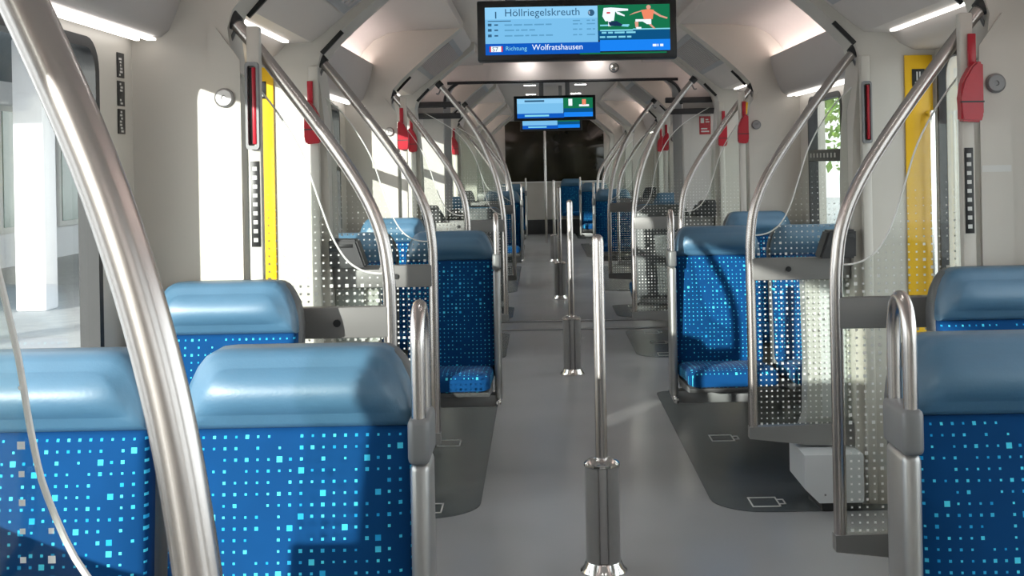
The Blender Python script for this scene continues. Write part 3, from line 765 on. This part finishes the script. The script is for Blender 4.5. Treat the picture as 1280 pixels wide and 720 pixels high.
# ------------------------------------------------------------------ displays
def quad(mb, x0, x1, z0, z1, y): mb.box(x0, x1, y, y + .0006, z0, z1)
def display(y, label, full=True, cx=-.068):
    e = empty('passenger_display', (cx, y, 0))
    W, Z0, Z1 = .752, 1.884, 2.112
    MB().box(-W / 2, W / 2, 0, .075, Z0, Z1, .006).build('housing', 'black', e)
    for sx in ((-.25, .25) if full else (-.12, .12)): MB().box(sx - .02, sx + .02, .02, .05, Z1 - .003, 2.436).build('hanger', 'grey', e)
    def fx(u): return -.346 + u * .696       # u 0..1 across the lit area
    def fz(v): return 1.907 + v * .181
    yy = -.0012
    def part(name, mat, rects, y=yy):
        mb = MB()
        for (a, b, c, d) in rects: quad(mb, fx(a), fx(b), fz(c), fz(d), y)
        return mb.build(name, mat, e, smooth=False)
    part('lower_bar', 'lower_bar' if False else 's_blue', [(0, .62, 0, .235)])
    part('lower_bar', 's_bright', [(.62, 1, .04, .27)])
    part('timetable', 's_light', [(0, .61, .235, .74)])
    part('timetable_head', 's_head', [(0, .61, .74, .99)])
    part('news_band', 's_navy', [(.612, 1, .27, .47)])
    part('picture', 's_green', [(.612, 1, .47, 1.0)])
    if full:
        y2 = yy - .0008
        part('list_squares', 's_ink', [(.015, .035, v, v + .055) for v in (.60, .49, .375)], y2)
        part('small_print', 's_ink', [(.05, .07, v + .01, v + .04) for v in (.60, .49, .375)] + [(.015, .14, .695, .712)], y2)
        rnd = random.Random(5)
        def words(u0, u1, v, h):            # small print too fine to read: word-long strokes
            out = []; u = u0
            while u < u1 - .012:
                w_ = min(u1 - u, rnd.uniform(.018, .055)); out.append((u, u + w_, v, v + h)); u += w_ + .009
            return out
        pr = []
        for v, e1 in ((.605, .36), (.495, .27), (.38, .37)): pr += words(.105, e1, v, .030)
        part('stop_list', 's_print', pr, y2)
        pr = []
        for v in (.675, .605, .495, .38): pr += words(.475, .525, v, .026) + words(.55, .595, v, .026)
        part('time_list', 's_print', pr, y2)
        text('Höllriegelskreuth', .040, 's_ink', (fx(.105), y2, fz(.80)), e, 'next_stop', sx=1.02)
        text('S', .014, 's_white', (fx(.56), y2 - .0005, fz(.82)), e, 'round_mark')
        mb = MB().lathe([(.0125, 0), (.0125, .0006)], n=20); c = mb.build('round_badge', 's_ink', e); c.rotation_euler = (PI / 2, 0, 0); c.location = (fx(.575), y2 + .0004, fz(.845))
        part('arrow_line', 's_ink', [(.055, .062, .76, .90)], y2)
        part('line_badge', 's_white', [(.03, .085, .065, .18)], y2)
        part('line_badge_edge', 's_red', [(.022, .03, .065, .18), (.085, .093, .065, .18)], y2)
        text('S7', .024, 's_ink', (fx(.036), y2 - .0008, fz(.075)), e, 'line_number')
        text('Richtung', .023, 's_cyan', (fx(.108), y2, fz(.09)), e, 'direction')
        text('Wolfratshausen', .030, 's_white', (fx(.252), y2, fz(.09)), e, 'destination', sx=1.)
        part('progress_line', 's_cyan', [(.51, .98, -.02, .012)], y2).data.materials[0] = M['s_green']
        part('clock', 's_white', [(.905, .925, .12, .17), (.93, .936, .12, .17), (.945, .962, .12, .17)], y2)
        part('headline', 's_cyan', words(.63, .83, .405, .035) + words(.62, .79, .315, .035), y2)
        part('pitch_line', 's_cyan', [(.80, 1, .475, .50), (.622, .80, .455, .485), (.622, .78, .56, .59)], y2)
        # two generic footballers in the picture
        def figure(name, mat, polys, yq=y2 - .0008):
            mb = MB()
            for pl in polys: mb.prism([(fx(.612 + a * .388), fz(.47 + b * .475)) for a, b in pl], yq, yq + .0006)
            return mb.build(name, mat, e, smooth=False)
        figure('player_shirt', 's_white', [[(.08, .98), (.18, 1), (.42, .93), (.42, .85), (.24, .82), (.22, .42), (.10, .40), (.06, .62)], [(.24, .84), (.27, .70), (.37, .60), (.37, .66), (.30, .78)], [(.14, .42), (.18, .42), (.18, .18), (.14, .18)]])
        figure('player_shorts', 's_dark', [[(.14, .36), (.26, .40), (.34, .24), (.32, .17), (.16, .20)]], y2 - .0016)
        figure('player_sock', 's_cyan', [[(.32, .26), (.42, .22), (.42, .14), (.32, .17)]])
        figure('shirt_badge', 's_red', [[(.12, .80), (.17, .80), (.17, .73), (.12, .73)]], y2 - .0024)
        for pl in ([(.43, .64), (.60, .80), (.62, .86), (.50, .76)], [(.78, .82), (.88, .62), (.97, .52), (.96, .46), (.86, .56), (.76, .74)]): figure('player_arm', 's_skin', [pl])
        for pl in ([(.51, .36), (.56, .36), (.56, .10), (.52, .10)], [(.70, .24), (.74, .24), (.80, .04), (.77, .04)]): figure('player_leg', 's_skin', [pl])
        figure('player_head', 's_skin', [[(.705 + .032 * math.cos(t * PI / 6), .985 + .10 * math.sin(t * PI / 6)) for t in range(12)]])
        figure('player_red_shirt', 's_orange', [[(.60, .86), (.70, .90), (.78, .86), (.76, .46), (.64, .44)]], y2 - .0016)
        figure('player_white_shorts', 's_white', [[(.52, .46), (.74, .46), (.74, .24), (.68, .24), (.62, .36), (.52, .36)], [(.53, .12), (.60, .12), (.60, .04), (.53, .04)]], y2 - .0016)
    else:
        y2 = yy - .0008
        part('picture_figure', 's_orange', [(.86, .91, .62, .92)], y2)
        part('picture_figure', 's_white', [(.68, .73, .60, .95), (.82, .95, .56, .66)], y2)
        part('destination_line', 's_cyan', [(.10, .42, .08, .17)], y2)
        part('headline_line', 's_ink', [(.10, .36, .82, .91)], y2)
    tag(e, label, 'display', 'passenger displays')
display(4.52, 'wide black passenger display hanging nearest the camera, blue timetable and football picture')
display(11.03 + .0, 'second passenger display, smaller, hanging at the coach joint', False)
display(14.6, 'third passenger display, partly hidden behind the second one', False)

# ------------------------------------------------------------------ ceiling lamps, vents, camera dome, small things
li = 0
for y, nm in ((2.6, 'over the nearest seats'), (6.6, 'between the two nearest doorways'), (10.50, 'just before the coach joint'), (14.3, 'just past the coach joint'), (16.2, 'in the middle of the second coach'), (20.5, 'near the far end')):
    for sx in (-.315, .29):
        e = empty('ceiling_lamp', (sx, y, 2.43))
        MB().box(-.075, .075, -.045, .045, -.012, .004, .004).build('lamp_bezel', 'white', e)
        MB().box(-.066, .066, -.037, .037, -.0135, -.0118).build('lamp_lens', 'spot', e, smooth=False)
        tag(e, 'small square ceiling lamp %s, %s one' % (nm, 'left' if sx < 0 else 'right'), 'ceiling lamp', 'square ceiling lamps')
dm = empty('dome_camera', (.455, GANG[0] - .102, 2.325))
c = MB().lathe([(.045, 0), (.045, .008), (.04, .012)], n=20).build('dome_base', 'grey', dm); c.rotation_euler = (PI / 2, 0, 0)
c = MB().lathe([(.036, .010), (.034, .022), (.026, .036), (.013, .044), (.002, .046)], n=20).build('dome', 'chrome', dm); c.rotation_euler = (PI / 2, 0, 0)
tag(dm, 'small round dome camera on the panel above the coach joint', 'camera')
for i, d in enumerate(DOORS):
    if i in (0,) or i > 3: continue
    for sgn in (-1, 1):
        ya, yb = pill[2 * i][1] + .1, pill[2 * i + 1][0] - .1
        e = empty('air_vent', (0, 0, 0))
        # lies on the sloping doorway ceiling between (.86,2.29) and (1.02,2.17)
        def sl(t, off): # point on slope
            return (.79 + .25 * t - off * .6, 2.348 - .194 * t - off * .8)
        a0, a1, b1, b0 = sl(0, 0.004), sl(1, .004), sl(1, .016), sl(0, .016)
        MB().prism([(sgn * q[0], q[1]) for q in (a0, a1, b1, b0)], ya, yb).build('vent_plate', 'vent', e)
        s_ = MB(); n = 14
        for k in range(n):
            y = ya + .04 + (yb - ya - .08) * k / n
            p0, p1, p2, p3 = sl(.12, .015), sl(.88, .015), sl(.88, .022), sl(.12, .022)
            s_.prism([(sgn * q[0], q[1]) for q in (p0, p1, p2, p3)], y, y + .035)
        s_.build('vent_slats', 'cove', e, smooth=False)
        tag(e, 'grey slatted air vent in the sloping ceiling, %s side of the %s doorway ahead' % (SIDE[sgn], ORD[i - 1]), 'air vent', 'air vents above the doors')
for i in (1, 2, 3):
    for (yy, nm) in ((pill[2 * i][1], 'near'), (pill[2 * i + 1][0] - .006, 'far')):
        for sgn in (-1, 1):
            q = [(1.152, 1.992), (1.062, 2.085), (1.048, 2.072), (1.138, 1.979)]
            o = MB().prism([(sgn * a, b) for a, b in q], yy - .004, yy + .010).build('slot_trim', 'black')
            tag(o, 'short black slot on the ceiling rib, %s edge of the %s %s doorway' % (nm, ORD[i - 1], SIDE[sgn]), 'trim strip', 'black slots on the ceiling ribs')
# dark stickers on the left wall
for k, z in enumerate((1.812, 1.728, 1.645)):
    y = 3.565
    s = MB().box(-WALL + .0005, -WALL + .003, y - .030, y + .030, z - .037, z + .037, .001).build('wall_sticker', 'black')
    mk = MB()
    random.seed(40 + k)
    for q in range(7):
        zz = z + .028 - q * .0095; yy = y - .018 + random.random() * .012
        if random.random() < .75: mk.box(-WALL + .0028, -WALL + .0038, yy, yy + .008 + random.random() * .015, zz - .0032, zz + .0028)
    mk.build('sticker_print', 'mark', s, smooth=False)
    tag(s, '%s of three small black stickers on the left wall beside the window' % ('top', 'middle', 'bottom')[k], 'sticker', 'black wall stickers')
sg = MB().box(1.20, 1.30, GANG[0] - .104, GANG[0] - .1005, 1.72, 1.88).build('red_sign', 'red')
mk = MB()
for a, b, c_, d_ in ((1.212, 1.242, 1.82, 1.865), (1.255, 1.288, 1.825, 1.835), (1.255, 1.28, 1.845, 1.855), (1.215, 1.285, 1.74, 1.752), (1.215, 1.27, 1.765, 1.775)): mk.box(a, b, GANG[0] - .1055, GANG[0] - .1038, c_, d_)
mk.build('sign_print', 'mark', sg, smooth=False)
tag(sg, 'small red safety sign on the pale panel beside the coach joint, right', 'sign')
# roof rails of the coach joint seen as dark bars on either side
for sgn in (-1, 1):
    for k, z in enumerate((2.03, 1.93)):
        r = MB().box(sgn * .90, sgn * 1.36, GANG[0] - .16, GANG[0] - .105, z - .03, z + .02, .008).build('joint_rail', 'charcoal')
        tag(r, '%s dark horizontal rail on the %s of the coach joint' % (('upper', 'lower')[k], SIDE[sgn]), 'rail', 'dark rails at the coach joint')

# ------------------------------------------------------------------ outside
struct(MB().box(-60, -1.75, -40, 80, -1.3, -.06).build('ground', 'asphalt', smooth=False))
struct(MB().box(1.75, 60, -40, 80, -2.0, -1.2).build('ground', 'asphalt', smooth=False))
bd = empty('station_building', (-9, 15, 0))
MB().box(-4, 0, -6, 12, -.06, 5.2).build('building_wall', 'facade', bd, smooth=False)
for k in range(7):
    f = MB().box(0., .06, -5.2 + k * 2.4, -3.6 + k * 2.4, .5, 2.6, .01).build('window_frame', 'white', bd)
    MB().box(.05, .075, -5.1 + k * 2.4, -3.7 + k * 2.4, .6, 2.5).build('pane', 'facadeglass', f, smooth=False)
MB().box(0, 4.6, -6, 12, 3.0, 3.25).build('canopy_roof', 'canopy', bd, smooth=False)
for k in range(5): MB().box(2.9, 3.25, -5 + k * 3.4, -4.65 + k * 3.4, -.06, 3.0, .03).build('reflection_post', 'facade', bd)  # pale posts added under the canopy to imitate an interior pillar's window reflection
tag(bd, 'pale station building with a dark canopy outside the left window', 'building')
random.seed(3)
def tree(x, y, zb, h, r, label, mat):
    e = empty('tree', (x, y, zb))
    MB().tube([(0, 0, 0), (.1, .05, h * .3), (.05, .15, h * .62), (.1, .1, h * .9)], [.22, .17, .11, .03], 8).build('trunk', 'bark', e)
    mb = MB()
    blobs = [(random.gauss(0, r * .45), random.gauss(0, r * .45), h * random.uniform(.35, .95), r * random.uniform(.35, .6)) for _ in range(14)]
    for _ in range(2600):
        bx, by, bz, br = random.choice(blobs)
        v = Vector((random.gauss(0, 1), random.gauss(0, 1), random.gauss(0, 1))).normalized() * br * random.uniform(.6, 1)
        c = Vector((bx, by, bz)) + v
        s = random.uniform(.10, .2)
        u = Vector((random.gauss(0, 1), random.gauss(0, 1), random.gauss(0, 1))).normalized()
        w = u.cross(Vector((random.gauss(0, 1), random.gauss(0, 1), random.gauss(0, 1)))).normalized()
        vs = [mb.bm.verts.new(c + q) for q in (u * s, w * s * .5, -u * s, -w * s * .5)]
        mb.bm.faces.new(vs)
    bmf = mb.bm; me = bpy.data.meshes.new('foliage'); bmf.to_mesh(me); bmf.free(); me.materials.append(M[mat])
    f = bpy.data.objects.new('foliage', me); COL.objects.link(f); f.parent = e
    tag(e, label, 'tree', 'trees outside the windows')
for k, (x, y, h, r) in enumerate(((9, 18, 8, 3), (10, 25, 9, 3.2), (9.5, 32, 9, 3.4), (11, 40, 10, 3.6), (10, 48, 10, 3.5))):
    tree(x, y, -1.2, h, r, 'green tree outside the right windows, %s along the line' % ORD[k], 'leaf2' if k % 2 else 'leaf')
for k, (x, y, h, r) in enumerate(((-9, 33, 8, 3), (-10, 41, 9, 3.2), (-9, 50, 9, 3.2))):
    tree(x, y, -.1, h, r, 'green tree outside the left windows, %s past the building' % ORD[k], 'leaf2' if k % 2 else 'leaf')

# ------------------------------------------------------------------ light
w = bpy.data.worlds.new('World'); SC.world = w; w.use_nodes = True
nt = w.node_tree; nt.nodes.clear()
wo = N(nt, 'ShaderNodeOutputWorld'); bg = N(nt, 'ShaderNodeBackground')
sky = N(nt, 'ShaderNodeTexSky', sky_type='HOSEK_WILKIE')
sky.sun_direction = Vector((-.33, -.94, .35)).normalized(); sky.turbidity = 5; sky.ground_albedo = .4
mixw = N(nt, 'ShaderNodeMix', data_type='RGBA'); mixw.inputs['Factor'].default_value = .7
nt.links.new(sky.outputs[0], mixw.inputs['A']); mixw.inputs['B'].default_value = (.93, .96, 1.0, 1)
nt.links.new(mixw.outputs['Result'], bg.inputs[0]); bg.inputs[1].default_value = 4.0
nt.links.new(bg.outputs[0], wo.inputs[0])
sl_ = bpy.data.lights.new('sun', 'SUN'); sl_.energy = 7.0; sl_.angle = math.radians(.6); sl_.color = (1, .96, .90)
so = bpy.data.objects.new('sun', sl_); COL.objects.link(so)
so.rotation_euler = Vector((.60, 1, -.22)).to_track_quat('-Z', 'Y').to_euler(); so.location = (-8, -20, 8)

# ------------------------------------------------------------------ camera
cam = bpy.data.cameras.new('camera'); co = bpy.data.objects.new('camera', cam); COL.objects.link(co)
cam.sensor_width = 36; cam.lens = 36 * 1500 / 1280
cam.shift_x = -34 / 1280; cam.shift_y = -157 / 1280
cam.clip_start = .02
co.location = (-.22, 0, 1.5); co.rotation_euler = (PI / 2, math.radians(1.09), 0)
SC.camera = co
SC.view_settings.view_transform = 'Standard'; SC.view_settings.look = 'None'
SC.view_settings.exposure = .25; SC.view_settings.gamma = 1; SC.view_settings.use_curve_mapping = False
SC.cycles.max_bounces = 10; SC.cycles.transparent_max_bounces = 24; SC.cycles.diffuse_bounces = 5
SC.cycles.use_denoising = True
